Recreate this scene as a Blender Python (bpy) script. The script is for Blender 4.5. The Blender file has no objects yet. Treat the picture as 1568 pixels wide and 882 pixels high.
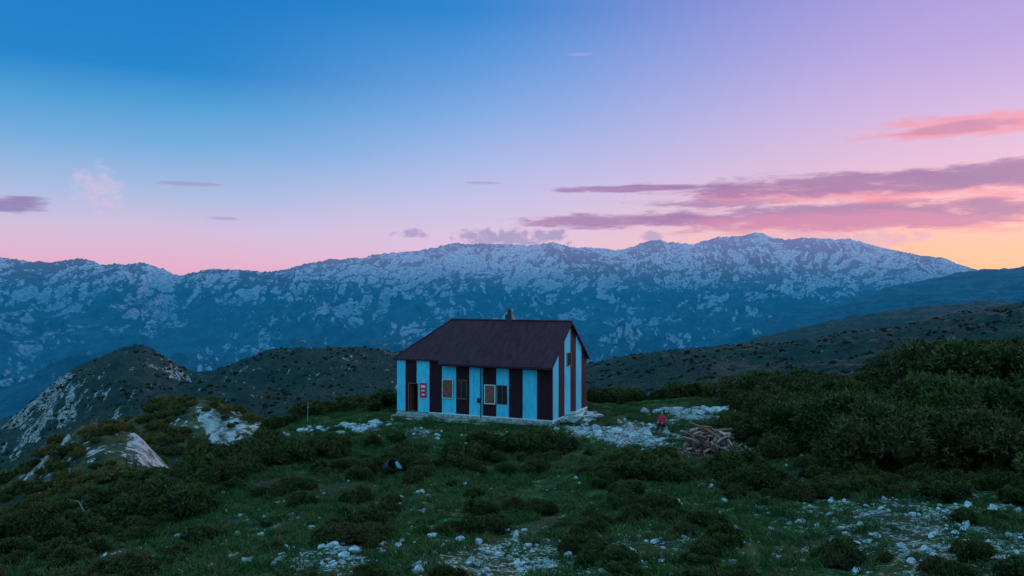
import bpy, math, random
import numpy as np
from mathutils import Vector, Matrix
random.seed(7); rng=np.random.default_rng(7)
F=1231.0; CX=784.0; HY=445.0
GZ=-8.45
scene=bpy.context.scene

# ------------------------------------------------------------ helpers
def lin(c):
    return tuple(((v/255)/12.92 if v/255<=0.04045 else ((v/255+0.055)/1.055)**2.4) for v in c)+(1.0,)
def mesh_obj(name,verts,faces,mat=None,parent=None,smooth=False):
    me=bpy.data.meshes.new(name)
    me.from_pydata([tuple(v) for v in verts],[],[tuple(f) for f in faces]); me.update()
    if smooth: me.polygons.foreach_set('use_smooth',[True]*len(me.polygons))
    ob=bpy.data.objects.new(name,me); scene.collection.objects.link(ob)
    if mat: me.materials.append(mat)
    if parent: ob.parent=parent
    return ob
def np_mesh(name,V,Fc,mat=None,parent=None,smooth=False):
    V=np.asarray(V,dtype=np.float32); Fc=np.asarray(Fc,dtype=np.int32)
    n=Fc.shape[1]
    me=bpy.data.meshes.new(name)
    me.vertices.add(len(V)); me.vertices.foreach_set('co',V.ravel())
    me.loops.add(Fc.size); me.loops.foreach_set('vertex_index',Fc.ravel())
    me.polygons.add(len(Fc)); me.polygons.foreach_set('loop_start',np.arange(0,Fc.size,n,dtype=np.int32))
    me.polygons.foreach_set('loop_total',np.full(len(Fc),n,dtype=np.int32))
    me.update(calc_edges=True)
    me.polygons.foreach_set('use_smooth',np.full(len(Fc),smooth))
    ob=bpy.data.objects.new(name,me); scene.collection.objects.link(ob)
    if mat: me.materials.append(mat)
    if parent: ob.parent=parent
    return ob
def empty(name,loc=(0,0,0)):
    e=bpy.data.objects.new(name,None); e.location=loc; scene.collection.objects.link(e); return e
def vattr(ob,name,vals):
    a=ob.data.attributes.new(name,'FLOAT','POINT'); a.data.foreach_set('value',np.asarray(vals,dtype=np.float32))
def cat(parts):
    V=[];Fs=[];o=0
    for v,f in parts:
        V.append(np.asarray(v)); Fs.append(np.asarray(f)+o); o+=len(v)
    return np.vstack(V),np.vstack(Fs)
BF=[(0,3,2,1),(4,5,6,7),(0,1,5,4),(1,2,6,5),(2,3,7,6),(3,0,4,7)]
def boxv(x0,x1,y0,y1,z0,z1):
    return [(x0,y0,z0),(x1,y0,z0),(x1,y1,z0),(x0,y1,z0),(x0,y0,z1),(x1,y0,z1),(x1,y1,z1),(x0,y1,z1)]
def box(name,x0,x1,y0,y1,z0,z1,mat,parent,bev=0):
    o=mesh_obj(name,boxv(x0,x1,y0,y1,z0,z1),BF,mat,parent)
    if bev:
        m=o.modifiers.new('b','BEVEL'); m.width=bev; m.segments=2
    return o
def tube(p0,p1,r0,r1,n=8):
    p0=np.array(p0,float);p1=np.array(p1,float);d=p1-p0;d/=np.linalg.norm(d)
    a=np.cross(d,[0,0,1.0]); 
    if np.linalg.norm(a)<1e-3:a=np.array([1.0,0,0])
    a/=np.linalg.norm(a);b=np.cross(d,a)
    V=[];Fs=[]
    for p,r in((p0,r0),(p1,r1)):
        for i in range(n):
            t=2*math.pi*i/n; V.append(p+r*(math.cos(t)*a+math.sin(t)*b))
    V.append(p0);V.append(p1)
    for i in range(n):
        j=(i+1)%n; Fs.append((i,j,n+j,n+i)); Fs.append((2*n,j,i,i)); Fs.append((2*n+1,n+i,n+j,n+j))
    return np.array(V),Fs
def tube_obj(name,segs,mat,parent=None,n=8):
    V=[];Fs=[];o=0
    for (p0,p1,r0,r1) in segs:
        v,f=tube(p0,p1,r0,r1,n)
        V+=list(v)
        for q in f:
            q=[k+o for k in q]
            if q[2]==q[3]: q=q[:3]
            Fs.append(q)
        o+=len(v)
    return mesh_obj(name,V,Fs,mat,parent)

# ------------------------------------------------------------ noise
perm=rng.permutation(1024); perm=np.concatenate([perm,perm]); ang=rng.random(1024)*2*np.pi
def perlin(x,y,seed=0):
    xi=np.floor(x).astype(np.int64); yi=np.floor(y).astype(np.int64); xf=x-xi; yf=y-yi
    def g(ix,iy,dx,dy):
        h=perm[(perm[(ix+seed*37)%1024]+iy)%1024]; a=ang[h]; return np.cos(a)*dx+np.sin(a)*dy
    u=xf*xf*xf*(xf*(xf*6-15)+10); v=yf*yf*yf*(yf*(yf*6-15)+10)
    a=g(xi,yi,xf,yf); b=g(xi+1,yi,xf-1,yf); c=g(xi,yi+1,xf,yf-1); d=g(xi+1,yi+1,xf-1,yf-1)
    return ((a*(1-u)+b*u)*(1-v)+(c*(1-u)+d*u)*v)*1.4
def fbm(x,y,o=4,seed=0,gain=.5):
    s=0;a=1
    for i in range(o): s=s+a*perlin(x*2**i,y*2**i,seed+i); a*=gain
    return s
def ridged(x,y,o=4,seed=0,gain=.5):
    s=0;a=1
    for i in range(o): s=s+a*(1-2*np.abs(perlin(x*2**i,y*2**i,seed+i))); a*=gain
    return s-1.0
def sst(a,b,x):
    t=np.clip((x-a)/(b-a),0,1); return t*t*(3-2*t)

# ------------------------------------------------------------ terrain height design
rows=[
('z',1.5,{0:-2.0}),('z',8,{0:-4.6}),('z',14,{0:-6.3,1000:-6.1}),
('z',20,{0:-7.9,250:-7.6,500:-7.2,1000:-7.1,1568:-6.7}),
('z',30,{0:-9.8,250:-9.0,450:-8.2,850:-7.95,1200:-7.6,1568:-7.1}),
('z',40,{0:-11.6,130:-10.6,250:-9.7,400:-8.8,608:-8.4,1000:-8.1,1200:-7.8,1568:-6.9}),
('z',48,{0:-15,250:-11.5,400:-8.9,608:-8.45,850:-8.45,1000:-8.1,1200:-7.7,1568:-6.4}),
('z',58,{0:-20,250:-15,400:-10.5,480:-9,608:-8.5,900:-8.5,1000:-8.3,1200:-7.9,1568:-6.4}),
('z',64,{0:-22,250:-18,400:-13,480:-10,608:-9.2,900:-8.9,1000:-8.6,1200:-8.2,1568:-6.6}),
('z',80,{0:-26,250:-23,400:-19,500:-16,608:-13,900:-12,1000:-11.5,1200:-10.5,1568:-8}),
('y',110,{-100:720,0:735,60:700,110:652,160:637,210:657,250:700,300:760,500:720,608:720,900:680,1100:650,1300:610,1568:580}),
('y',128,{0:770,160:710,250:725,320:720,500:720,900:680,1100:650,1300:610,1568:575}),
('y',150,{0:740,100:700,190:636,240:611,320:598,370:616,410:643,450:680,520:690,608:690,900:660,1100:625,1300:600,1568:565}),
('y',190,{0:790,200:710,320:690,420:690,608:680,900:640,1100:610,1568:550}),
('y',300,{0:730,200:665,300:655,400:645,608:635,900:610,1000:595,1100:580,1250:568,1400:548,1568:524}),
('y',420,{0:680,60:645,110:605,180:578,220:573,290:605,400:590,500:580,608:580,900:578,1000:553,1100:538,1250:528,1400:505,1568:474}),
('y',520,{-100:700,0:655,60:603,85:580,110:562,150:543,180:531,220:526,250:535,275:550,300:562,350:555,390:543,420:529,460:524,500:521,560:525,608:536,700:560,800:570,900:557,950:547,1000:540,1100:526,1250:517,1400:492,1568:461,1800:430}),
('y',700,{0:700,220:600,300:620,500:590,608:600,900:600,1250:560,1568:500}),
('y',1200,{0:680,220:620,608:600,900:585,1000:560,1100:532,1200:507,1300:484,1400:470,1500:461,1568:464,1800:450}),
('y',1700,{0:640,110:600,220:600,608:590,900:580,1100:560,1300:520,1500:490,1568:485}),
('y',2600,{0:585,220:560,400:565,608:560,900:560,1100:530,1300:495,1400:470,1568:440}),
('y',3500,{0:530,220:525,400:530,608:535,850:540,1000:525,1100:505,1200:488,1300:458,1400:434,1460:421,1500:414,1568:411,1800:405}),
('y',4600,{0:480,220:475,275:485,400:480,608:500,850:510,1000:500,1100:490,1200:480,1300:470,1400:455,1500:450,1568:450}),
('y',5800,{0:396,60:400,130:395,160:403,220:399,245:406,275:418,310:410,350:413,445:424,608:450,850:465,1000:455,1100:450,1200:440,1300:440,1400:440,1568:450}),
('y',7000,{0:410,275:430,350:425,445:418,500:415,608:415,850:420,1000:415,1150:405,1300:405,1400:415,1568:440}),
('y',8200,{0:420,275:432,400:425,445:411,500:395,600:380,640:377,690:369,760:365,800:368,830:363,880:372,900:373,950:379,985:367,1010:362,1030:368,1060:369,1100:356,1130:356,1155:348,1190:357,1230:360,1300:361,1350:375,1400:384,1440:391,1485:411,1568:430}),
('y',11000,{0:470}),('y',20000,{0:470}),
]
NU=1500; UG=np.linspace(-1.3,1.3,NU); pxg=UG*F+CX
ld=[];Z=[]
for k,d,t in rows:
    xs=sorted(t); v=np.interp(pxg,xs,[t[x] for x in xs])
    z=v if k=='z' else (HY-v)/F*d
    ld.append(math.log(d)); Z.append(z)
Z=np.array(Z); ld=np.array(ld)
ND=900; LG=np.linspace(ld[0],ld[-1],ND)
T=np.array([np.interp(LG,ld,Z[:,i]) for i in range(NU)]).T
S=T/np.exp(LG)[:,None]
def blur(A,s,ax):
    r=int(s*3); k=np.exp(-0.5*(np.arange(-r,r+1)/s)**2); k/=k.sum()
    A=np.pad(A,[(r,r) if i==ax else (0,0) for i in (0,1)],mode='edge')
    out=0
    for i,w in enumerate(k):
        out=out+w*(A[i:i+A.shape[0]-2*r] if ax==0 else A[:,i:i+A.shape[1]-2*r])
    return out
S=blur(blur(S,2.4,0),2.6,1)
ax=np.array([0.914,-0.406]); ax/=np.linalg.norm(ax); ay=np.array([-ax[1],ax[0]])
L=11.27; W=6.63
C=np.array([2.5,50.0]); O=C-ax*L
ROT=math.atan2(ax[1],ax[0])
def hloc(X,Y):
    dx=X-O[0];dy=Y-O[1]; return dx*ax[0]+dy*ax[1],dx*ay[0]+dy*ay[1]
def housedist(X,Y):
    x,y=hloc(X,Y); qx=np.maximum(np.maximum(-x,x-L),0); qy=np.maximum(np.maximum(-y,y-W),0); return np.hypot(qx,qy)
def H(X,Y):
    X=np.asarray(X,float);Y=np.maximum(np.asarray(Y,float),1.5)
    u=X/Y; l=np.log(Y)
    fi=np.clip((u-UG[0])/(UG[1]-UG[0]),0,NU-1.001); fj=np.clip((l-LG[0])/(LG[1]-LG[0]),0,ND-1.001)
    i=fi.astype(int);j=fj.astype(int);a=fi-i;b=fj-j
    s=(S[j,i]*(1-a)+S[j,i+1]*a)*(1-b)+(S[j+1,i]*(1-a)+S[j+1,i+1]*a)*b
    z=s*Y
    n=0.28*fbm(X/5.0,Y/5.0,3,1)+0.07*fbm(X/.9,Y/.9,2,5)
    z=z+n*sst(2,10,Y)*(1-sst(400,900,Y))
    z=z+sst(75,120,Y)*(1-sst(900,2000,Y))*1.3*fbm(X/14,Y/14,4,9,.55)
    hm=sst(200,380,Y)*(1-sst(2500,4000,Y))*(1-.55*np.exp(-((Y-520)/70)**2))*np.where(u<-.1,1.35,.75)
    z=z+hm*(5.5*ridged(X/80,Y/110,5,13,.55)-1.5)
    cr=np.where(u<-0.27,sst(5000,5700,Y),sst(7000,8000,Y))
    m=sst(1300,2600,Y)*(1-0.84*cr)
    rt=sst(.30,.42,u)*(1-sst(4200,5200,Y)); m=m*(1-.8*rt)
    wx=X+260*fbm(X/1300,Y/1300,3,77); wy=Y+260*fbm(X/1300,Y/1300,3,88)
    z=z+m*(115*ridged(wx/1150,wy/2300,2,21)+70*ridged(wx/430,wy/800,3,31))
    z=z+sst(1000,2400,Y)*(1-.15*cr)*(1-.6*rt)*(24*ridged(wx/170,wy/260,4,41,.6))
    hd=housedist(X,Y); k=1-sst(1.2,5.0,hd)
    z=z*(1-k)+(GZ+0.03*perlin(X*1.3,Y*1.3,3))*k
    return z
def P(px,d): return (px-CX)/F*d,d
def groundat(px,py):
    ds=np.linspace(14,75,600); X=(px-CX)/F*ds; z=H(X,ds); y=HY-z*F/ds
    i=np.where(y<=py)[0]
    d=ds[i[0]] if len(i) else 60
    X=(px-CX)/F*d
    return X,d,float(H(X,d))

# ------------------------------------------------------------ node helper
class NT:
    def __init__(s,tree): s.t=tree; s.n=tree.nodes; s.l=tree.links; s.n.clear()
    def _set(s,inp,v):
        if isinstance(v,bpy.types.NodeSocket): s.l.new(v,inp)
        else: inp.default_value=v
    def math(s,op,a,b=0.0,c=None,clamp=False):
        n=s.n.new('ShaderNodeMath'); n.operation=op; n.use_clamp=clamp
        s._set(n.inputs[0],a); s._set(n.inputs[1],b)
        if c is not None: s._set(n.inputs[2],c)
        return n.outputs[0]
    def ss(s,v,a,b,lo=0.0,hi=1.0):
        n=s.n.new('ShaderNodeMapRange'); n.interpolation_type='SMOOTHSTEP'
        s._set(n.inputs['Value'],v); s._set(n.inputs['From Min'],a); s._set(n.inputs['From Max'],b)
        s._set(n.inputs['To Min'],lo); s._set(n.inputs['To Max'],hi); return n.outputs[0]
    def mix(s,f,a,b,blend='MIX'):
        n=s.n.new('ShaderNodeMix'); n.data_type='RGBA'; n.blend_type=blend
        s._set(n.inputs[0],f); s._set(n.inputs[6],a); s._set(n.inputs[7],b); return n.outputs[2]
    def noise(s,vec,scale,detail=4,rough=.5,dist=0.0):
        n=s.n.new('ShaderNodeTexNoise'); s._set(n.inputs['Vector'],vec); n.inputs['Scale'].default_value=scale
        n.inputs['Detail'].default_value=detail; n.inputs['Roughness'].default_value=rough; n.inputs['Distortion'].default_value=dist
        return n.outputs[0]
    def ramp(s,f,stops):
        n=s.n.new('ShaderNodeValToRGB'); r=n.color_ramp
        while len(r.elements)>1: r.elements.remove(r.elements[0])
        r.elements[0].position=stops[0][0]; r.elements[0].color=stops[0][1]
        for p,c in stops[1:]:
            e=r.elements.new(p); e.color=c
        s._set(n.inputs[0],f); return n.outputs[0]
    def sep(s,v):
        n=s.n.new('ShaderNodeSeparateXYZ'); s._set(n.inputs[0],v); return n.outputs
    def comb(s,x,y,z):
        n=s.n.new('ShaderNodeCombineXYZ'); s._set(n.inputs[0],x); s._set(n.inputs[1],y); s._set(n.inputs[2],z); return n.outputs[0]
    def attr(s,name):
        n=s.n.new('ShaderNodeAttribute'); n.attribute_name=name; return n.outputs['Fac']
    def bump(s,h,st,dist=0.1):
        n=s.n.new('ShaderNodeBump'); n.inputs['Strength'].default_value=st; n.inputs['Distance'].default_value=dist
        s._set(n.inputs['Height'],h); return n.outputs[0]
def new_mat(name):
    m=bpy.data.materials.new(name); m.use_nodes=True; return m,NT(m.node_tree)
def finish(nt,col,rough=.8,normal=None,spec=.3,metal=0,extra=None):
    b=nt.n.new('ShaderNodeBsdfPrincipled'); nt._set(b.inputs['Base Color'],col); nt._set(b.inputs['Roughness'],rough)
    b.inputs['Specular IOR Level'].default_value=spec; b.inputs['Metallic'].default_value=metal
    if normal is not None: nt.l.new(normal,b.inputs['Normal'])
    o=nt.n.new('ShaderNodeOutputMaterial'); s=b.outputs[0]
    if extra: s=extra(s)
    nt.l.new(s,o.inputs[0]); return b
def simple(name,c,rough=.7,var=.25,scale=6,metal=0,spec=.3,bump=0):
    m,n=new_mat(name); tc=n.n.new('ShaderNodeTexCoord').outputs['Object']
    nz=n.noise(tc,scale,5,.6)
    lo=tuple(v*(1-var) for v in c)+(1,); hi=tuple(min(1,v*(1+var)) for v in c)+(1,)
    col=n.mix(n.ss(nz,.3,.7),lo,hi)
    finish(n,col,rough,n.bump(nz,bump,.05) if bump else None,spec,metal); return m

# ------------------------------------------------------------ materials: terrain
def haze_fn(n,pos,k=16000.0,maxf=.6,col=(0,0,0,1)):  # aerial haze painted as distance-based emission mixed into the material, no volume
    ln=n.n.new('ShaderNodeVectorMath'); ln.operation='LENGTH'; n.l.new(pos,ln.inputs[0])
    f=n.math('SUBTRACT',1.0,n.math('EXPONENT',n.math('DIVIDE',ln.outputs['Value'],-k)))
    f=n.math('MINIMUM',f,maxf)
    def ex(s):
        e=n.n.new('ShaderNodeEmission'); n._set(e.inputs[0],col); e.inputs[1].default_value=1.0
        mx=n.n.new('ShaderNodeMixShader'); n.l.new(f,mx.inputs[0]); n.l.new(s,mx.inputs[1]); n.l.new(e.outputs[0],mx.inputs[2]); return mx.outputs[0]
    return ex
def mat_ground():
    m,n=new_mat('ground_grass'); g=n.n.new('ShaderNodeNewGeometry'); pos=g.outputs['Position']
    big=n.noise(pos,.22,4,.6); med=n.noise(pos,1.6,6,.65); fine=n.noise(pos,9,5,.7)
    green=n.mix(n.ss(med,.38,.62),(0.018,0.036,0.010,1),(0.056,0.098,0.026,1))
    col=n.mix(n.ss(big,.47,.62),green,(0.060,0.054,0.026,1))
    col=n.mix(n.ss(fine,.50,.66,0,.75),col,(0.016,0.015,0.010,1))
    rk=n.attr('rocky')
    st=n.math('ADD',n.math('ADD',n.math('MULTIPLY',med,.45),n.math('MULTIPLY',fine,.55)),n.math('MULTIPLY',rk,.17))
    stone=n.mix(n.ss(fine,.35,.65),(0.16,0.16,0.15,1),(0.46,0.46,0.45,1))
    col=n.mix(n.ss(st,.615,.675),col,stone)
    ea=n.attr('earth')
    col=n.mix(n.ss(n.math('ADD',ea,n.math('MULTIPLY',fine,.5)),.55,.85),col,(0.20,0.080,0.05,1))
    h=n.math('ADD',med,n.math('MULTIPLY',fine,.6))
    finish(n,col,.95,n.bump(h,.9,.25),.1); return m
def mat_hill():
    m,n=new_mat('hill_scrub'); g=n.n.new('ShaderNodeNewGeometry'); pos=g.outputs['Position']
    big=n.noise(pos,.018,5,.6); med=n.noise(pos,.11,7,.7); fine=n.noise(pos,.6,5,.7); nr=n.sep(g.outputs['Normal']); s=n.sep(pos)
    near=n.ss(s[1],250,190)
    green=n.mix(n.ss(med,.40,.60),(0.006,0.018,0.014,1),(0.032,0.050,0.022,1))
    col=n.mix(n.ss(big,.47,.60,0,.7),green,(0.062,0.052,0.026,1))
    ochre=n.mix(n.ss(med,.42,.6),(0.050,0.052,0.018,1),(0.150,0.120,0.040,1))
    col=n.mix(near,col,ochre)
    col=n.mix(n.ss(fine,.44,.58,0,.85),col,(0.007,0.014,0.009,1))
    rk=n.attr('rocky')
    st=n.math('ADD',n.math('ADD',n.math('MULTIPLY',med,.45),n.math('MULTIPLY',fine,.55)),n.math('MULTIPLY',rk,.22))
    st=n.math('ADD',st,n.ss(nr[2],.88,.70,0,.12))
    stone=n.mix(n.ss(fine,.4,.62),(0.16,0.15,0.15,1),(0.58,0.54,0.53,1))
    col=n.mix(n.ss(st,.61,.66),col,stone)
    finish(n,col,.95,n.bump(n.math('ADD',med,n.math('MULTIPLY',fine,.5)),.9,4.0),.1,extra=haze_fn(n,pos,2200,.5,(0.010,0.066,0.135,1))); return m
def mat_mtn():
    m,n=new_mat('mountain_rock'); g=n.n.new('ShaderNodeNewGeometry'); pos=g.outputs['Position']
    s=n.sep(pos); nr=n.sep(g.outputs['Normal'])
    st=n.comb(s[0],n.math('MULTIPLY',s[1],.55),n.math('MULTIPLY',s[2],1.6))
    a=n.noise(st,.0016,3,.6); b=n.noise(st,.013,7,.74,.4); c=n.noise(st,.05,4,.7)
    v=n.math('ADD',n.math('ADD',n.math('MULTIPLY',a,.44),n.math('MULTIPLY',b,.32)),n.math('MULTIPLY',c,.24))
    v=n.math('ADD',v,n.ss(nr[2],.96,.72,-.03,.09))
    v=n.math('ADD',v,n.ss(nr[0],-.35,.40,-.045,.050))  # paler rock on right-facing slopes paints in the low sun's relief
    v=n.math('SUBTRACT',v,n.ss(s[1],4600,3300,0,.045))
    t=n.ss(s[2],-260,480,.600,.462)
    d=n.math('SUBTRACT',v,t)
    veg=n.mix(n.ss(b,.4,.6),(0.005,0.028,0.048,1),(0.018,0.075,0.110,1))  # bluish base tones also paint in part of the distance haze
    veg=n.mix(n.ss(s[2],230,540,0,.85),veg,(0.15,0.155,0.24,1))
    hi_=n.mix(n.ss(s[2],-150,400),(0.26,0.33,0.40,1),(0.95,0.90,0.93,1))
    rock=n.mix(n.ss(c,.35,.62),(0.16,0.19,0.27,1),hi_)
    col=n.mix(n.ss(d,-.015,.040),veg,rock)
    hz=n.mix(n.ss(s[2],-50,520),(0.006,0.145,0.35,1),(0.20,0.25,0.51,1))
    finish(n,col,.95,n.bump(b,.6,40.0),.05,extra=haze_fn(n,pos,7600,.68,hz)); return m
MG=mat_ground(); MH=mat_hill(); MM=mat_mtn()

# ------------------------------------------------------------ terrain meshes
def rocky_mask(X,Y):
    px=X/Y*F+CX
    r=np.zeros_like(X)
    def blob(cx,d,rx,rd,a=1.):
        return a*np.exp(-((px-cx)/rx)**2-((Y-d)/rd)**2)
    for b in [(960,46,60,5,1.1),(1060,52,50,4,1.1),(890,47.5,50,3,1.0),(1000,43,60,2.5,.8),(760,46.6,100,1.5,.9),(640,48.5,50,2.0,.7),(560,50,35,2.5,.9),(470,52,40,2.5,.6),
              (520,22,120,4,.72),(800,22,200,4.0,.75),(1400,25,280,7,.66),(1480,21,260,4,.7),(30,40,60,3,.8),(1000,25,170,7,.6),(450,29,190,5,.44),(250,24,200,4,.38),(1180,30,140,6,.52),(700,29,170,5,.40)]:
        r=np.maximum(r,blob(*b))
    return r
def grid(name,d0,d1,nd,nu,mat,umax):
    u=np.linspace(-umax,umax,nu); d=np.exp(np.linspace(math.log(d0),math.log(d1),nd))
    U,D=np.meshgrid(u,d); X=U*D; Y=D; Zz=H(X,Y)
    V=np.stack([X,Y,Zz],-1).reshape(-1,3)
    i=np.arange(nd-1)[:,None]*nu+np.arange(nu-1)[None,:]
    Fc=np.stack([i,i+1,i+nu+1,i+nu],-1).reshape(-1,4)
    ob=np_mesh(name,V,Fc,mat,None,True)
    return ob,X.ravel(),Y.ravel(),Zz.ravel()
g,X,Y,Zz=grid('ground',1.6,95,480,900,MG,1.25)
vattr(g,'rocky',rocky_mask(X,Y))
wx,wy,wz=groundat(1085,693)
vattr(g,'earth',np.exp(-((X-wx)/2.4)**2-((Y-wy+.9)/1.9)**2))
g2,X,Y,Zz=grid('scrub_hills',95,1650,460,1000,MH,1.25)
px=X/Y*F+CX
gx=(H(X+2,Y)-H(X-2,Y))/4
rk=np.clip(gx*-1.2,0,.5)*sst(90,110,Y)*(1-sst(260,300,Y))*(px<600)
rk=np.maximum(rk,.95*np.exp(-((px-222)/42)**2-((Y-104)/7)**2))
rk=np.maximum(rk,.7*np.exp(-((px-150)/50)**2-((Y-99)/4)**2))
rk=np.maximum(rk,.95*np.exp(-((px-345)/38)**2-((Y-140)/8)**2))
rk=rk+.12*sst(300,500,Y)*(px<640)
vattr(g2,'rocky',np.clip(rk,0,1))
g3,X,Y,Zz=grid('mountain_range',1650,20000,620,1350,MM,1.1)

# ------------------------------------------------------------ vegetation templates
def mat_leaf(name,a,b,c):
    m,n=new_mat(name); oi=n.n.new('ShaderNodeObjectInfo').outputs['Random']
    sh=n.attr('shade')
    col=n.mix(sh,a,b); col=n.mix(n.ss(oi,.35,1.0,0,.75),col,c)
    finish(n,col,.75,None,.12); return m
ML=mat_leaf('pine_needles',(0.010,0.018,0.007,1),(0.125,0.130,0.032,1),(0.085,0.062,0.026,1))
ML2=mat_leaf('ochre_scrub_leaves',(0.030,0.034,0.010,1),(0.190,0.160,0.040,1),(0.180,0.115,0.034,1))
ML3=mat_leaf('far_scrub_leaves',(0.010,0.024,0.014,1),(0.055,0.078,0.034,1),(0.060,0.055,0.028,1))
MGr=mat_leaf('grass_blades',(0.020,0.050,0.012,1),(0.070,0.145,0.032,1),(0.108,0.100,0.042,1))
def bush(name,seed,ntuft,mat,tl=.085):
    r=np.random.default_rng(seed); K=22
    th=r.random(K)*2*np.pi; rr=np.sqrt(r.random(K))*.46
    cz=.12+.46*r.random(K)*(1-rr/.65); cen=np.stack([rr*np.cos(th),rr*np.sin(th),cz],-1); rad=.09+.13*r.random(K)
    k=r.integers(0,K,ntuft); dv=r.normal(size=(ntuft,3)); dv/=np.linalg.norm(dv,axis=1)[:,None]; dv[:,2]=np.abs(dv[:,2])*1.0-.25*(r.random(ntuft)<.4)
    p=cen[k]+dv*(rad[k]*(.65+.6*r.random(ntuft)**1.3))[:,None]
    ok=p[:,2]>0.0; p=p[ok];dv=dv[ok];k=k[ok]; n=len(p)
    Vs=[];sh=[]
    bs=r.random(K)
    for j in range(4):
        d=dv*.9+r.normal(size=(n,3))*.8+np.array([0,0,.25]); d/=np.linalg.norm(d,axis=1)[:,None]
        s=np.cross(d,r.normal(size=(n,3))); s/=np.linalg.norm(s,axis=1)[:,None]
        l=tl*(.5+.8*r.random(n))[:,None]; w=l*.24
        Vs.append(np.stack([p-s*w,p+s*w,p+d*l],1))
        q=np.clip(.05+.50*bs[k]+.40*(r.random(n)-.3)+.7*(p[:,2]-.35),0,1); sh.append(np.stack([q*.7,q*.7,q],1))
    V=np.concatenate(Vs).reshape(-1,3); Fc=np.arange(len(V)).reshape(-1,3); S_=np.concatenate(sh).ravel()
    parts=[(V,Fc)]
    import bmesh
    bm=bmesh.new(); bmesh.ops.create_icosphere(bm,subdivisions=1,radius=1)
    iv=np.array([v.co[:] for v in bm.verts]); iff=np.array([[v.index for v in f.verts] for f in bm.faces]); bm.free()
    for c_,r_ in zip(cen,rad):
        parts.append((iv*r_*.6*(1+.2*r.normal(size=(len(iv),1)))+c_,iff))
    for c_ in cen[:9]:
        v,f=tube((0,0,-.05),c_*1.15,.018,.006,5)
        f=[q for q in f if q[2]!=q[3]]; t=[]
        for q in f: t+= [(q[0],q[1],q[2]),(q[0],q[2],q[3])]
        parts.append((v,np.array(t)))
    V2,F2=cat(parts); S2=np.zeros(len(V2)); S2[:len(S_)]=S_
    ob=np_mesh(name,V2,F2,mat); vattr(ob,'shade',S2); return ob
def grass_t(name,seed,nb=44,hh=.42):
    r=np.random.default_rng(seed); a=r.random(nb)*2*np.pi; q=np.sqrt(r.random(nb))*.5
    p=np.stack([q*np.cos(a),q*np.sin(a),np.full(nb,-.04)],-1)
    d=r.normal(size=(nb,3))*.32; d[:,2]=1; h=hh*(.5+.7*r.random(nb))[:,None]
    s=np.stack([np.cos(a+1.3),np.sin(a+1.3),a*0],-1)*.018
    mid=p+d*h*.55; tip=mid+(d*np.array([2.2,2.2,.6]))*h*.5
    V=np.stack([p-s,p+s,mid+s*.7,mid-s*.7,tip],1).reshape(-1,3)
    b=np.arange(nb)*5
    Fc=np.concatenate([np.stack([b,b+1,b+2],1),np.stack([b,b+2,b+3],1),np.stack([b+3,b+2,b+4],1)])
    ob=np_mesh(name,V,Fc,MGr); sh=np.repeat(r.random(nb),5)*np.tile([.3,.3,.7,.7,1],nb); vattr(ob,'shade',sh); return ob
def rock_mesh(seed,sub=2,flat=.6):
    import bmesh
    r=np.random.default_rng(seed)
    bm=bmesh.new(); bmesh.ops.create_icosphere(bm,subdivisions=sub,radius=.6)
    V=np.array([v.co[:] for v in bm.verts]); Fc=np.array([[v.index for v in f.verts] for f in bm.faces]); bm.free()
    for i in range(13):
        nn=r.normal(size=3); nn/=np.linalg.norm(nn); dd=.26+.22*r.random(); t=V@nn-dd; V=V-np.outer(np.maximum(t,0),nn)
    V=V*np.array([1,.6+.4*r.random(),flat*(.6+.6*r.random())]); V+=r.normal(size=V.shape)*.012
    return V,Fc
def mat_rock(name,a,b):
    m,n=new_mat(name); tc=n.n.new('ShaderNodeTexCoord').outputs['Object']; oi=n.n.new('ShaderNodeObjectInfo').outputs['Random']
    nz=n.noise(tc,4,5,.7); col=n.mix(n.ss(nz,.35,.65),a,b); col=n.mix(n.ss(oi,.2,1,0,.75),col,(0.16,0.16,0.16,1))
    finish(n,col,.9,n.bump(nz,.6,.05),.2); return m
MR=mat_rock('limestone',(0.22,0.24,0.25,1),(0.56,0.60,0.62,1))
def instancer(name,parent,tpl,Pp,sc,yaw,tilt=0.0):
    n=len(Pp)
    if n==0: return
    c=np.cos(yaw);s=np.sin(yaw)
    tx=rng.normal(size=n)*tilt; ty=rng.normal(size=n)*tilt
    ex=np.stack([c,s,tx],-1); ex/=np.linalg.norm(ex,axis=1)[:,None]
    ey=np.stack([-s,c,ty],-1); ey/=np.linalg.norm(ey,axis=1)[:,None]
    h=(sc/2)[:,None]
    V=np.stack([Pp-ex*h-ey*h,Pp+ex*h-ey*h,Pp+ex*h+ey*h,Pp-ex*h+ey*h],1).reshape(-1,3)
    ob=np_mesh(name,V,np.arange(4*n).reshape(-1,4),None,parent)
    ob.instance_type='FACES'; ob.use_instance_faces_scale=True; ob.instance_faces_scale=1.0
    ob.show_instancer_for_render=False; ob.show_instancer_for_viewport=False
    tpl.parent=ob
    return ob
def scatter(name,tpls,X,Y,sc,sink=0.0,tilt=0.0):
    X=np.asarray(X);Y=np.asarray(Y);sc=np.asarray(sc)
    z=H(X,Y)-sink*sc; Pp=np.stack([X,Y,z],-1); e=empty(name); yaw=rng.random(len(X))*2*np.pi
    k=rng.integers(0,len(tpls),len(X))
    for i,t in enumerate(tpls):
        mk=k==i; instancer(t.name+'_points',e,t,Pp[mk],sc[mk],yaw[mk],tilt)
    return e
def region(n,px0,px1,d0,d1):
    d=np.sqrt(rng.random(n)*(d1**2-d0**2)+d0**2); px=px0+(px1-px0)*rng.random(n)
    return (px-CX)/F*d,d
def clear_house(X,Y,m): return housedist(X,Y)>m

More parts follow.
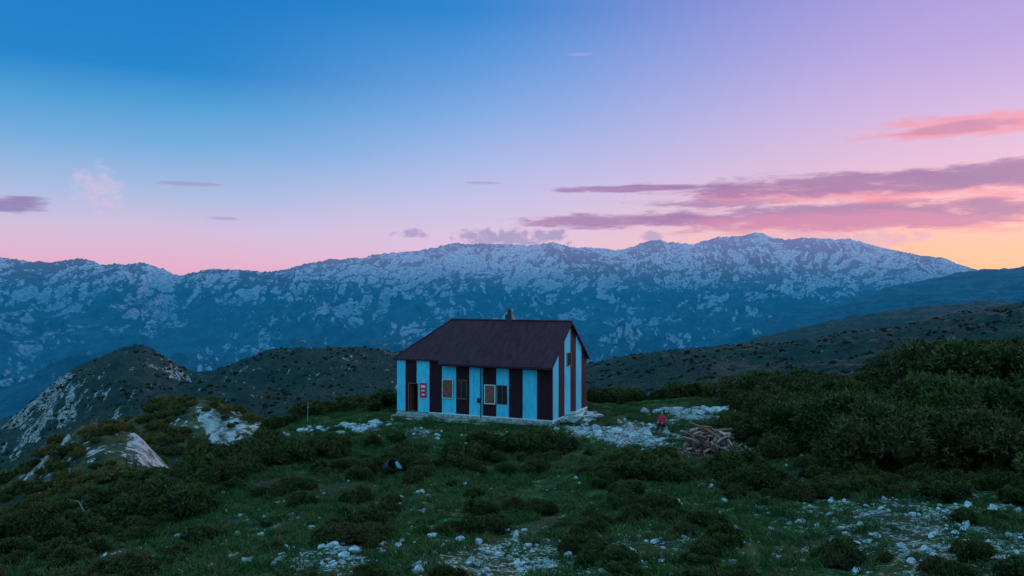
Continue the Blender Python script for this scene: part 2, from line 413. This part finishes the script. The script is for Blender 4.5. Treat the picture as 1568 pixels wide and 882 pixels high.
XS=[];YS=[];SC=[]
def addreg(n,px0,px1,d0,d1,s0,s1):
    x,y=region(n,px0,px1,d0,d1); XS.append(x);YS.append(y);SC.append(s0+(s1-s0)*rng.random(n)**1.4)
addreg(40,1300,1800,32,38,2.6,5.2)
addreg(34,1190,1330,38,46,1.8,3.4)
addreg(50,1400,1900,40,56,3.6,6.8)
addreg(50,1120,1450,46,60,2.0,4.2)
addreg(20,1640,2100,24,32,3,4)
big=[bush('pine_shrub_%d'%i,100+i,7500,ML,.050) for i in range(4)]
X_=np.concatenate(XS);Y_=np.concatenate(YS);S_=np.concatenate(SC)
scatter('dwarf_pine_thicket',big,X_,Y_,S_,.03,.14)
XS=[];YS=[];SC=[]
addreg(14,735,860,40.5,42.5,1.3,2.1)
addreg(18,935,1040,32,37,1.2,2.0)
addreg(22,1110,1200,31,38,1.0,2.2)
addreg(18,385,520,40,45,1.2,2.2)
addreg(26,240,400,38,44,1.3,2.3)
addreg(24,150,300,32,40,1.2,2.0)
addreg(22,-60,130,28,38,1.0,2.0)
addreg(36,400,600,56,68,1.4,2.6)
addreg(34,880,1110,62,74,1.6,2.6)
addreg(16,1120,1200,40,46,1.3,1.9)
addreg(14,560,740,36,39,.8,1.5)
addreg(26,1190,1560,27,33,.8,1.6)
addreg(90,-120,380,50,94,1.2,2.4)
x,y=region(1900,-100,1700,18,46); mk=(fbm(x/3.2,y/3.2,4,50)>.15)&(rocky_mask(x,y)<.62); x=x[mk];y=y[mk]; XS.append(x);YS.append(y);SC.append(.35+.75*rng.random(len(x))**1.3)
X_=np.concatenate(XS);Y_=np.concatenate(YS);S_=np.concatenate(SC)
mk=clear_house(X_,Y_,1.9); X_=X_[mk];Y_=Y_[mk];S_=S_[mk]
def keep(X,Y,a,b,r,f=4): return ~((np.abs(X-a)<r)&(Y<b+r*.6)&(Y>b-f))
dx,dy,dz=groundat(594,727)
mk=keep(X_,Y_,wx,wy,2.4,6)&keep(X_,Y_,dx,dy,1.0)&keep(X_,Y_,6.8,45.,3.4,5); X_=X_[mk];Y_=Y_[mk];S_=S_[mk]
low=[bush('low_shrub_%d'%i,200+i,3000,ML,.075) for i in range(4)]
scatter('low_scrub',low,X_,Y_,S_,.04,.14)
x,y=region(3000,-150,460,88,175); mk=(fbm(x/9,y/9,3,60)>-.05)
pxx=x/y*F+CX
core=((np.abs(pxx-225)<34)&(np.abs(y-104)<9))|((np.abs(pxx-150)<40)&(np.abs(y-99)<4.5))|((np.abs(pxx-345)<32)&(np.abs(y-140)<10))
mk&=(~core)|(rng.random(len(x))<.2)
hs=[bush('hill_shrub_%d'%i,300+i,520,ML2,.13) for i in range(3)]
scatter('hillside_scrub',hs,x[mk],y[mk],.9+1.7*rng.random(mk.sum()),.08,.1)
x,y=region(9000,-200,1800,180,540); mk=(fbm(x/22,y/22,4,61)>.0)
fs=[bush('far_shrub_%d'%i,340+i,420,ML3,.14) for i in range(2)]
scatter('distant_scrub',fs,x[mk],y[mk],.8+1.5*rng.random(mk.sum())**1.5,.12,.1)
x,y=region(30000,-80,1650,17,60); g_=fbm(x/3,y/3,3,70)
mk=(g_>-.30)&clear_house(x,y,.7)&(rocky_mask(x,y)+.35*g_<.62)&(np.hypot(x-wx,y-wy)>1.8)
x=x[mk];y=y[mk]
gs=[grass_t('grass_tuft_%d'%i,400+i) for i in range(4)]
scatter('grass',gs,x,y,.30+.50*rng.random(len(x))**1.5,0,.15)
# rocks
XS=[];YS=[];SC=[]
x,y=region(130000,-80,1650,17,56)
rm=rocky_mask(x,y); nn=fbm(x/1.0,y/1.0,4,80,.7)
mk=(rng.random(len(x))<np.clip((rm-.12)*.65+ .07,0,1)*sst(-.10,.48,nn+.26*(rm-.5)))&clear_house(x,y,.5)
x=x[mk];y=y[mk]; sz=.05+.27*rng.random(len(x))**3.0
XS.append(x);YS.append(y);SC.append(sz)
for (p,d,n_,sp,s0,s1) in [(1062,53,34,1.3,.4,1.1),(560,50,22,.9,.3,.9),(895,49,14,.8,.3,.8),(465,51,12,1.2,.3,.6),(30,40,26,1.5,.3,.8),(965,46,30,1.6,.3,.7),(1000,43.5,20,1.2,.2,.5),(500,23,10,1.0,.2,.4),(700,23,8,1.5,.2,.4)]:
    x0,y0=P(p,d); XS.append(x0+rng.normal(size=n_)*sp);YS.append(y0+rng.normal(size=n_)*sp*.6);SC.append(s0+(s1-s0)*rng.random(n_))
x=np.concatenate(XS);y=np.concatenate(YS);s=np.concatenate(SC); mk=clear_house(x,y,.45); x=x[mk];y=y[mk];s=s[mk]
print('rocks',len(x))
rts=[]
for i in range(6):
    V,Fc=rock_mesh(500+i); rts.append(np_mesh('limestone_rock_%d'%i,V,Fc,MR))
scatter('limestone_rocks',rts,x,y,s,-.08,.35)

# ------------------------------------------------------------ HUT
hut=empty('mountain_hut',(O[0],O[1],GZ)); hut.rotation_euler=(0,0,ROT)
def px2x(px,y=0.0):
    t=(px-CX)/F; return (t*(O[1]+ay[1]*y)-O[0]-ay[0]*y)/(ax[0]-t*ax[1])
def mat_panel(name,c,var=.10):
    m,n=new_mat(name); tc=n.n.new('ShaderNodeTexCoord').outputs['Object']; s=n.sep(tc)
    v=n.comb(n.math('MULTIPLY',s[0],3.0),n.math('MULTIPLY',s[1],3.0),n.math('MULTIPLY',s[2],.5))
    nz=n.noise(v,2.2,5,.65); sp=n.noise(tc,14,4,.7)
    lo=tuple(q*(1-var*2.2) for q in c)+(1,); hi=tuple(q*(1+var) for q in c)+(1,)
    col=n.mix(n.ss(nz,.3,.65),lo,hi); col=n.mix(n.ss(sp,.66,.74,0,.3),col,(0.08,0.06,0.06,1))
    w=n.math('SINE',n.math('MULTIPLY',n.math('ADD',s[0],s[1]),42.0))
    finish(n,col,.8,n.bump(w,.3,.02),.06); return m
MB=mat_panel('blue_painted_cladding',(0.085,0.54,0.72)); MD=mat_panel('maroon_painted_cladding',(0.038,0.014,0.020))
MTr=simple('grey_trim',(0.45,0.50,0.52),.6); MDk=simple('dark_interior',(0.012,0.010,0.012),.6)
MWood=simple('brown_shutter_wood',(0.24,0.070,0.050),.7,.3,9); MWh=simple('white_frame',(0.66,0.64,0.64),.6,.1)
EZ=3.88; RZ=6.32; HWd=W/2; SL=(RZ-EZ)/HWd; RX=L-8.86; P0=.32
def roof_z(y): return EZ+SL*(y if y<HWd else W-y)
edges=[608,620.5,637.5,656.5,675.5,696.5,716.5,736.5,757,775.5,796.5,817.5,840,847]
ex=[px2x(p) for p in edges]; ex=[v/ex[12]*(L-.02) for v in ex[:12]]+[L-.0]; ex[0]=0
doors=[(px2x(625),px2x(640.5),P0,2.25)]
wins=[(px2x(698),px2x(714.5),1.35,2.62),(px2x(760.5),px2x(777),1.15,2.40)]
ops=doors+wins
TH=.12
for i in range(12):
    x0,x1=ex[i],ex[i+1]; mt=MB if i%2==0 else MD; yo=-.006 if i%2==0 else 0
    cuts=sorted({x0,x1}|{a for o in ops for a in (o[0],o[1]) if x0<a<x1}); k=0
    for a,b in zip(cuts[:-1],cuts[1:]):
        mid=(a+b)/2; segs=[(P0,EZ)]
        for o in ops:
            if o[0]<mid<o[1]:
                ns=[]
                for z0,z1 in segs:
                    if o[2]>z0+.01: ns.append((z0,o[2]))
                    if o[3]<z1: ns.append((o[3],z1))
                segs=ns
        for z0,z1 in segs:
            box('front_panel_%d_%d'%(i,k),a,b,yo,TH,z0,z1,mt,hut); k+=1
ng=6
def gable(xa,xb,nm):
    for i in range(ng):
        y0=W*i/ng; y1=W*(i+1)/ng
        y0_=max(y0,TH+.002) if i==0 else y0; y1_=min(y1,W-TH-.002) if i==ng-1 else y1
        pts=[(y0_,P0),(y1_,P0),(y1_,roof_z(y1_)-.01)]
        if y0_<HWd-1e-4<y1_-1e-3: pts.append((HWd,RZ-.01))
        pts.append((y0_,roof_z(y0_)-.01))
        o=(.006 if i%2==0 else 0)*(1 if xb>xa else -1)
        V=[(xa,y,z) for y,z in pts]+[(xb+o,y,z) for y,z in pts]; n=len(pts)
        Fs=[tuple(range(n))[::-1],tuple(range(n,2*n))]+[(j,(j+1)%n,n+(j+1)%n,n+j) for j in range(n)]
        mesh_obj('%s_panel_%d'%(nm,i),V,Fs,MB if i%2==0 else MD,hut)
gable(L-TH,L,'gable')
for i in range(12):
    box('back_panel_%d'%i,ex[i],ex[i+1],W-TH,W+(.006 if i%2 else 0),P0,EZ,MB if i%2==0 else MD,hut)
for i in range(6):
    y0=max(W*i/6,TH+.002); y1=min(W*(i+1)/6,W-TH-.002)
    box('end_panel_%d'%i,-(.006 if i%2 else 0),TH,y0,y1,P0,EZ,MD if i%2==0 else MB,hut)
box('inner_floor',TH+.01,L-TH-.01,TH+.01,W-TH-.01,P0-.1,P0,MDk,hut)
box('inner_partition',TH+.01,L-TH-.01,TH+.9,TH+1.0,P0+.01,EZ-.2,MDk,hut)
OV=.42; OL=.16; SX=px2x(675)
def rz(o): return EZ-SL*o
rx1=L+.12
def slab(name,pts,mat,t=.09):
    n=len(pts); V=[tuple(p) for p in pts]+[(p[0],p[1],p[2]-t) for p in pts]
    Fs=[tuple(range(n)),tuple(range(n,2*n))[::-1]]+[(j,n+j,n+(j+1)%n,(j+1)%n) for j in range(n)]
    return mesh_obj(name,V,Fs,mat,hut)
def mat_roof():
    m,n=new_mat('roof_sheet_metal'); tc=n.n.new('ShaderNodeTexCoord').outputs['Object']; s=n.sep(tc)
    nz=n.noise(n.comb(n.math('MULTIPLY',s[0],2.4),n.math('MULTIPLY',s[1],.6),s[2]),1.5,6,.65)
    col=n.mix(n.ss(nz,.3,.7),(0.038,0.0090,0.018,1),(0.070,0.019,0.033,1))
    col=n.mix(n.ss(n.noise(tc,7,5,.7),.62,.75,0,.4),col,(0.08,0.035,0.035,1))
    w=n.math('PINGPONG',s[0],.11)
    finish(n,col,.7,n.bump(n.math('MULTIPLY',w,8.0),.5,.03),.12); return m
MRf=mat_roof()
up=.10
slab('roof_front',[(RX,HWd,RZ+up),(-.2,-OL,rz(OL)+up),(SX,-OL,rz(OL)+up),(SX,-OV,rz(OV)+up),(rx1,-OV,rz(OV)+up),(rx1,HWd,RZ+up)],MRf)
slab('roof_back',[(rx1,HWd+.002,RZ+up),(rx1,W+.3,rz(.3)+up),(-.2,W+.3,rz(.3)+up),(RX,HWd+.002,RZ+up)],MRf)
slab('roof_hip',[(RX-.01,HWd,RZ+up-.004),(-.21,W+.3,rz(.3)+up-.004),(-.21,-OL,rz(OL)+up-.004)],MRf)
tube_obj('ridge_cap',[((RX,HWd,RZ+up),(rx1+.01,HWd,RZ+up),.07,.07),((RX,HWd,RZ+up),(-.22,-OL,rz(OL)+up),.05,.05)],MRf,hut)
tube_obj('gutter',[((SX,-OV-.05,rz(OV)+.0),(rx1,-OV-.05,rz(OV)+.0),.055,.055)],MD,hut)
for sgn,(ya,yb) in (('near',(-OV,HWd)),('far',(W+.3,HWd))):
    za=rz(OV if sgn=='near' else .3)+up; 
    V=[(rx1+.002,ya,za-.14),(rx1+.03,ya,za-.14),(rx1+.03,yb,RZ+up-.14),(rx1+.002,yb,RZ+up-.14),(rx1+.002,ya,za+.015),(rx1+.03,ya,za+.015),(rx1+.03,yb,RZ+up+.015),(rx1+.002,yb,RZ+up+.015)]
    mesh_obj('bargeboard_'+sgn,V,BF,MD,hut)
def frame(nm,x0,x1,z0,z1,y,mat,w=.06,d=.05):
    box(nm+'_left',x0,x0+w,y-d,y,z0,z1,mat,hut); box(nm+'_right',x1-w,x1,y-d,y,z0,z1,mat,hut)
    box(nm+'_top',x0+w,x1-w,y-d,y,z1-w,z1,mat,hut); box(nm+'_bottom',x0+w,x1-w,y-d,y,z0,z0+w,mat,hut)
mgl,n=new_mat('window_glass'); finish(n,(0.02,0.025,0.03,1),.12,None,.6)
for i,o in enumerate(wins):
    frame('window_frame_%d'%i,o[0],o[1],o[2],o[3],.06,MWood,.05,.06)
    box('window_mullion_%d'%i,(o[0]+o[1])/2-.02,(o[0]+o[1])/2+.02,.01,.05,o[2]+.05,o[3]-.05,MWood,hut)
    box('window_pane_%d'%i,o[0]+.05,o[1]-.05,.062,.075,o[2]+.05,o[3]-.05,mgl,hut)
    a,b=((px2x(677.5),px2x(694.5)),(px2x(742),px2x(759)))[i]
    box('shutter_%d'%i,a+.05,b-.05,-.07,-.03,o[2]+.05,o[3]-.05,MWood,hut)
    frame('shutter_frame_%d'%i,a,b,o[2],o[3],-.025,MWh if i==1 else MTr,.055,.055)
    for k in range(2): box('shutter_batten_%d_%d'%(i,k),a+.07,b-.07,-.09,-.071,o[2]+.25+k*.65,o[2]+.33+k*.65,MWood,hut)
o=doors[0]; frame('door_frame',o[0],o[1],o[2],o[3],.05,MWood,.06,.06)
box('open_door_leaf',o[0]+.07,o[0]+.11,.13,.85,o[2]+.02,o[3]-.07,MWood,hut)
sx0,sx1=px2x(643.5),px2x(653.5); MRed=simple('red_sign_paint',(0.65,0.02,0.04),.5,.1)
box('sign_board',sx0,sx1,-.04,-.008,1.30,2.28,MRed,hut)
for k,(a,b,c,d) in enumerate([(.2,.8,.68,.85),(.25,.75,.42,.54),(.25,.75,.16,.26)]):
    box('sign_patch_%d'%k,sx0+(sx1-sx0)*a,sx0+(sx1-sx0)*b,-.046,-.0405,1.30+.98*c,1.30+.98*d,MWh if k!=1 else MTr,hut)
xd=px2x(736.8); tube_obj('downpipe',[((xd,-.06,.2),(xd,-.06,3.6),.035,.035),((xd,-.06,3.6),(xd,-.40,3.72),.035,.035)],MDk,hut)
box('meter_box',xd-.25,xd-.03,-.12,-.01,1.2,1.5,MDk,hut,.01)
box('gable_window_pane',L+.012,L+.022,2.68,3.35,3.55,4.35,mgl,hut)
for nm,a in (('l',(2.62,2.68,3.5,4.4)),('r',(3.35,3.41,3.5,4.4)),('t',(2.68,3.35,4.35,4.4)),('b',(2.68,3.35,3.5,3.55))):
    box('gable_window_frame_'+nm,L+.008,L+.05,a[0],a[1],a[2],a[3],MWood,hut)
box('base_trim_gable',L+.012,L+.07,-.02,W,.16,P0+.05,MWh,hut)
box('base_trim_front',ex[3],L+.06,-.05,-.012,P0-.02,P0+.05,MWh,hut)
cy=HWd+.1; cx=px2x(780,cy)
MCh=simple('chimney_metal',(0.045,0.04,0.045),.6,.4,12,.3)
box('chimney_base',cx-.24,cx+.24,cy-.18,cy+.18,RZ-.3,RZ+.52,MCh,hut,.02)
tube_obj('chimney_pipe',[((cx,cy,RZ+.5),(cx,cy,RZ+.84),.14,.14),((cx,cy,RZ+.88),(cx,cy,RZ+.98),.26,.10),((cx-.08,cy,RZ+.80),(cx-.08,cy,RZ+.90),.012,.012),((cx+.08,cy,RZ+.80),(cx+.08,cy,RZ+.90),.012,.012)],MCh,hut,12)
MSt=mat_rock('plinth_stone',(0.26,0.25,0.24,1),(0.62,0.60,0.58,1))
def stones(nm,along,fixed,x0,x1,sign):
    V=[];Fs=[];o=0
    for r_ in range(2):
        x=x0
        while x<x1-.05:
            w=min(.28+.35*random.random(),x1-x); z0=-.12+r_*.205; z1=z0+.197
            pr=.03+.07*random.random()
            if along=='x': v=boxv(x+.012,x+w-.012,-pr,.16,z0,z1)
            else: v=boxv(fixed-.16,fixed+pr,x+.012,x+w-.012,z0,z1)
            v=[(a+random.uniform(-.012,.012),b+random.uniform(-.008,.008),c+random.uniform(-.012,.008)) for a,b,c in v]
            V+=v; Fs+=[tuple(q+o for q in f) for f in BF]; o+=8; x+=w
    ob=mesh_obj(nm,V,Fs,MSt,hut); m=ob.modifiers.new('b','BEVEL'); m.width=.025; m.segments=2
stones('stone_plinth_front','x',0,0.0,L,1); stones('stone_plinth_gable','y',L,.17,W,1)
box('plinth_core',.05,L-.05,.05,W-.02,-.3,P0-.11,MSt,hut)
for k in range(3):
    a=px2x(618)-.3-.12*k; b=px2x(652)+.5+.1*k
    box('door_step_%d'%k,a,b,-.5-.42*k,-.11-.42*k,-.15,.26-.12*k,MSt,hut,.03)
box('terrace_slab',px2x(656)+.6,px2x(762),-1.35,-.13,-.1,.07,simple('concrete',(0.36,0.35,0.33),.9,.3,3,bump=.3),hut,.03)
MPl=simple('weathered_board',(0.60,0.60,0.58),.8,.25,8)
hp=empty('board_and_slab_heap'); hx,hy,_=groundat(880,646)
for i in range(24):
    x=hx+random.uniform(-1.2,1.5); y=hy+random.uniform(-1.0,1.3)
    if housedist(np.array([x]),np.array([y]))[0]<.25: x+=.9
    V,Fc=rock_mesh(900+i,2,.35); s_=random.uniform(.6,1.3)
    o=np_mesh('slab_%d'%i,V*s_,Fc,MSt,hp); o.location=(x,y,float(H(x,y))+.13+.02*i%.25); o.rotation_euler=(random.uniform(-.25,.25),random.uniform(-.25,.25),random.random()*6)
for i in range(5):
    o=box('board_%d'%i,-1.3,1.3,-.09,.09,-.02,.02,MPl,hp); x=hx+.2+.12*i; y=hy+.3*i-.3
    o.location=(x,y,float(H(x,y))+.36+.03*i); o.rotation_euler=(random.uniform(-.06,.06),random.uniform(-.12,.12),1.0+random.uniform(-.4,.4))

# ------------------------------------------------------------ woodpile
segs=[]
for i in range(150):
    a=random.gauss(0,.72); b=random.gauss(0,.45); r2=(a/1.5)**2+(b/.9)**2
    hmax=max(0.05,1.25*(1-min(1,r2*.8))); z=random.uniform(.02,1)*hmax
    ln=random.uniform(.5,1.7); th=random.random()*math.pi; ph=random.gauss(0,.42)
    d=(math.cos(th)*math.cos(ph),math.sin(th)*math.cos(ph),math.sin(ph)); r0=random.uniform(.025,.08)
    mid=(wx+a,wy+b,wz+z)
    k1=random.uniform(-.1,.1)
    p0=tuple(mid[q]-d[q]*ln/2 for q in range(3)); p1=tuple(mid[q]+d[q]*ln/2 for q in range(3)); m_=(mid[0]+k1,mid[1]-k1,mid[2]+abs(k1)*.5)
    segs.append((p0,m_,r0,r0*.8)); segs.append((m_,p1,r0*.8,r0*.5))
mw,n=new_mat('cut_branches'); g_=n.n.new('ShaderNodeNewGeometry'); rnd=g_.outputs['Random Per Island']
finish(n,n.ramp(rnd,[(0,(0.08,0.035,0.030,1)),(.6,(0.24,0.105,0.085,1)),(1,(0.60,0.38,0.32,1))]),.85)
tube_obj('woodpile',segs,mw,None,6)

# ------------------------------------------------------------ tipped drum
drum=empty('metal_drum',(dx,dy,dz+.24)); drum.rotation_euler=(math.radians(62),math.radians(18),math.radians(20))
MDr=simple('dark_drum_paint',(0.03,0.04,0.045),.45,.3,8,.2); MTe=simple('teal_plastic',(0.08,0.30,0.33),.5)
R=.27; prof=[(R*.96,0),(R,.02),(R,.24),(R+.015,.26),(R,.28),(R,.5),(R+.015,.52),(R,.54),(R,.74),(R+.012,.76),(R-.01,.76),(R-.02,.1),(0.001,.09)]
n_=28;V=[];Fs=[]
for r_,z in prof:
    for i in range(n_): V.append((r_*math.cos(2*math.pi*i/n_),r_*math.sin(2*math.pi*i/n_),z))
for j in range(len(prof)-1):
    for i in range(n_): Fs.append((j*n_+i,j*n_+(i+1)%n_,(j+1)*n_+(i+1)%n_,(j+1)*n_+i))
Fs.append(tuple(range(n_))[::-1])
mesh_obj('drum_body',V,Fs,MDr,drum,True)
tube_obj('drum_lid',[((.22,.0,.80),(.24,.02,.83),.2,.19)],MTe,drum,20)
MPo=simple('weathered_pole',(0.22,0.20,0.19),.8)
for (p,yb,hh) in ((471,650,1.5),(1116,606,1.4)):
    x,y,z=groundat(p,yb)
    tube_obj('marker_pole',[((x,y,z-.2),(x+.03,y,z+hh),.03,.025),((x-.10,y,z+hh*.75),(x+.13,y,z+hh*.78),.018,.018)],MPo)
x,y,z=groundat(128,808)
sg=[((x,y,z-.1),(x+.05,y,z+.6),.04,.03),((x+.05,y,z+.6),(x-.25,y+.1,z+1.05),.03,.016),((x+.05,y,z+.6),(x+.3,y,z+.8),.024,.010),((x-.25,y+.1,z+1.05),(x-.7,y+.1,z+1.15),.016,.007),((x-.1,y,z+.85),(x-.05,y,z+1.3),.016,.006)]
tube_obj('dead_branch',sg,MPo)

# ------------------------------------------------------------ seated person in red
px_,py_,pz_=groundat(1015,660)
per=empty('seated_person',(px_,py_,pz_)); per.rotation_euler=(0,0,math.radians(-35))
V,Fc=rock_mesh(999,2,.8); o=np_mesh('seat_rock',V*.55,Fc,MR,per); o.location=(0,0.05,.13)
def skin(nm,pts,edges,rad,mat,root=0):
    me=bpy.data.meshes.new(nm); me.from_pydata(pts,edges,[]); ob=bpy.data.objects.new(nm,me); scene.collection.objects.link(ob)
    m=ob.modifiers.new('s','SKIN'); sv=me.skin_vertices[0].data
    for i,r_ in enumerate(rad): sv[i].radius=(r_,r_)
    sv[root].use_root=True
    s=ob.modifiers.new('ss','SUBSURF'); s.levels=2; s.render_levels=2
    me.materials.append(mat); ob.parent=per; return ob
MJ=simple('red_jacket',(0.60,0.03,0.06),.8,.15); MTs=simple('dark_trousers',(0.03,0.03,0.05),.8); MSk=simple('skin',(0.5,0.30,0.22),.6,.08); MHa=simple('hair',(0.04,0.025,0.02),.7)
skin('jacket',[(0,0,.36),(0,-.02,.55),(0,-.05,.78),(0,-.05,.90),(-.17,-.05,.80),(-.24,-.12,.57),(-.13,-.32,.52),(.17,-.05,.80),(.24,-.12,.57),(.13,-.32,.52)],
     [(0,1),(1,2),(2,3),(2,4),(4,5),(5,6),(2,7),(7,8),(8,9)],[.15,.14,.15,.06,.07,.05,.036,.07,.05,.036],MJ)
skin('trousers',[(0,0,.34),(-.1,-.05,.34),(-.13,-.42,.46),(-.13,-.42,.06),(-.13,-.54,.04),(.1,-.05,.34),(.13,-.42,.46),(.13,-.42,.06),(.13,-.54,.04)],
     [(0,1),(1,2),(2,3),(3,4),(0,5),(5,6),(6,7),(7,8)],[.13,.11,.065,.045,.045,.11,.065,.045,.045],MTs)
skin('head',[(0,-.06,.93),(0,-.075,1.0),(0,-.08,1.10),(0,-.07,1.17),(0,-.17,1.07)],[(0,1),(1,2),(2,3),(2,4)],[.05,.065,.095,.07,.012],MSk)
skin('hair',[(0,-.05,1.09),(0,-.045,1.16),(0,.0,1.08)],[(0,1),(0,2)],[.095,.085,.07],MHa)
for s_ in (-1,1):
    for f in range(5):
        bx=s_*(.13-.045*(f-2)*.35); skin('finger_%d_%d'%(s_,f),[(s_*.125,-.33,.52),(bx,-.38,.515),(bx*.96,-.415+.006*abs(f-2),.495)],[(0,1),(1,2)],[.016,.010,.008],MSk)

# ------------------------------------------------------------ WORLD
w=bpy.data.worlds.new('World'); scene.world=w; w.use_nodes=True; n=NT(w.node_tree)
try:
    w.cycles.sampling_method='MANUAL'; w.cycles.sample_map_resolution=256
except Exception as e_: print(e_)
tc=n.n.new('ShaderNodeTexCoord').outputs['Generated']; s=n.sep(tc)
az=n.math('MULTIPLY',n.math('ARCTAN2',s[0],s[1]),57.2958); el=n.math('MULTIPLY',n.math('ARCSINE',s[2]),57.2958)
wob=n.noise(n.comb(n.math('MULTIPLY',az,.05),n.math('MULTIPLY',el,.12),0.0),1.0,2,.5)
elw=n.math('ADD',el,n.math('MULTIPLY',n.math('SUBTRACT',wob,.5),1.2))
def E(d): return max(0,min(1,(d+2)/92))
f=n.math('DIVIDE',n.math('ADD',elw,2.0),92.0)
def rmp(st): return n.ramp(f,[(E(a),lin(c) if len(c)==3 else c) for a,c in st])
Z1=(.32,.84,1.26,1); Z2=(.37,.92,1.38,1)  # unseen upper sky, brightened to cyan as fill for the ground
RL=rmp([(0,(228,166,194)),(2,(230,180,208)),(4.2,(212,192,224)),(6.5,(172,190,228)),(9.5,(118,174,224)),(12,(78,158,216)),(14.2,(36,134,206)),(20,(24,122,200)),(26,(30,130,204)),(45,Z1),(90,Z2)])
RC=rmp([(0,(234,186,210)),(3.5,(224,196,228)),(6,(204,196,234)),(9,(174,188,236)),(12.5,(134,174,232)),(16,(92,156,224)),(19,(48,136,212)),(26,(36,130,206)),(45,Z1),(90,Z2)])
RR=rmp([(0,(255,184,140)),(3,(253,192,168)),(5,(247,190,196)),(8,(230,188,218)),(11,(210,182,226)),(15,(186,166,226)),(20,(164,152,222)),(26,(120,150,220)),(45,Z1),(90,Z2)])
RB=rmp([(0,(.20,.56,.84,1)),(15,(.25,.72,1.08,1)),(45,Z1),(90,Z2)])  # unseen sky behind the camera, brightened blue to light the hut front
c=n.mix(n.ss(az,-24,4),RL,RC); c=n.mix(n.ss(az,-6,30),c,RR)
def AE(px,py):
    x=(px-CX); return math.degrees(math.atan2(x,F)),math.degrees(math.atan2(HY-py,math.hypot(x,F)))
cn1=n.noise(n.comb(n.math('MULTIPLY',az,.30),n.math('MULTIPLY',el,1.7),3.1),1.0,6,.62,.3)
cn2=n.noise(n.comb(n.math('MULTIPLY',az,.9),n.math('MULTIPLY',el,1.1),9.1),1.0,5,.6,.4)
kn1=n.math('MULTIPLY_ADD',cn1,3.4,-1.7); kn2=n.math('MULTIPLY_ADD',cn2,4.0,-2.0); kn3=n.math('MULTIPLY_ADD',cn1,3.0,-1.4)
def cloud(c,px0,px1,py0,py1,col,op,nz=None,soft=.9):
    nz=nz or kn1
    a0,_=AE(px0,(py0+py1)/2); a1,_=AE(px1,(py0+py1)/2); m=(px0+px1)/2; _,e0=AE(m,py1); _,e1=AE(m,py0)
    ka=2/(a1-a0); ke=2/(e1-e0)
    dx=n.math('MULTIPLY_ADD',az,ka,-(a0+a1)/2*ka); dy=n.math('MULTIPLY_ADD',el,ke,-(e0+e1)/2*ke)
    r=n.math('MULTIPLY_ADD',dx,dx,n.math('MULTIPLY',dy,dy))
    v=n.math('SUBTRACT',nz,r)
    return n.mix(n.ss(v,-1.0,soft-1.0,0,op),c,col)
PU=lin((162,122,174)); PK=lin((242,154,174)); PK2=lin((222,140,178)); PG=lin((158,148,194)); OR=lin((255,186,150))
for a in [
 (1200,1900,288,358,PK,.8),(930,1800,304,354,PU,.85,kn3),(770,1150,325,351,PU,.85,kn3),(1000,1560,322,360,PK2,.65,kn3),(960,1260,298,318,PU,.8,kn3),
 (1000,1800,264,308,PK,.85,kn3),(950,1900,254,298,PU,.88,kn3),(820,1140,283,295,PU,.85,kn3),(1320,1880,236,280,PU,.85,kn3),
 (1300,1800,162,206,PK,.85,kn3),(1360,1640,182,202,PU,.45)]:
    c=cloud(c,*a)
c=cloud(c,-80,95,296,328,lin((140,120,178)),.8); c=cloud(c,230,350,277,285,PU,.4,kn3); c=cloud(c,310,375,331,338,PU,.4)
c=cloud(c,700,775,277,283,PU,.35); c=cloud(c,865,908,80,86,lin((190,180,225)),.3)
c=cloud(c,600,662,350,366,PG,.7,kn2); c=cloud(c,690,892,346,380,PG,.8,kn2); c=cloud(c,975,1015,352,374,PG,.6,kn2)
c=cloud(c,1080,1460,348,388,lin((215,170,205)),.6,kn2)
c=cloud(c,105,198,244,325,lin((236,198,226)),.45,kn2,1.4)
c=n.mix(n.ss(n.math('ABSOLUTE',n.math('SUBTRACT',az,10.0)),62,105),c,RB)
sk=n.n.new('ShaderNodeTexSky'); sk.sky_type='NISHITA'; sk.sun_disc=False; sk.sun_elevation=math.radians(9); sk.sun_rotation=math.radians(40)
b1=n.n.new('ShaderNodeBackground'); n.l.new(c,b1.inputs[0]); b1.inputs[1].default_value=.97
b2=n.n.new('ShaderNodeBackground'); n.l.new(sk.outputs[0],b2.inputs[0]); b2.inputs[1].default_value=.003
ad=n.n.new('ShaderNodeAddShader'); n.l.new(b1.outputs[0],ad.inputs[0]); n.l.new(b2.outputs[0],ad.inputs[1])
ow=n.n.new('ShaderNodeOutputWorld'); n.l.new(ad.outputs[0],ow.inputs[0])
sl=bpy.data.lights.new('sun','SUN'); sl.energy=1.2; sl.angle=math.radians(8); sl.color=(1,.66,.70)
so=bpy.data.objects.new('sun',sl); scene.collection.objects.link(so)
aa=math.radians(40); ee=math.radians(9)
sd=Vector((math.sin(aa)*math.cos(ee),math.cos(aa)*math.cos(ee),math.sin(ee)))
so.rotation_euler=(sd).to_track_quat('Z','Y').to_euler()
cam=bpy.data.cameras.new('camera'); co=bpy.data.objects.new('camera',cam); scene.collection.objects.link(co); scene.camera=co
co.location=(0,0,0); co.rotation_euler=(math.radians(90),0,0)
cam.sensor_width=36; cam.lens=36*F/1568; cam.shift_y=(HY-441)/1568*1.0; cam.clip_start=.1; cam.clip_end=60000
scene.view_settings.view_transform='Standard'; scene.view_settings.look='None'; scene.view_settings.exposure=0
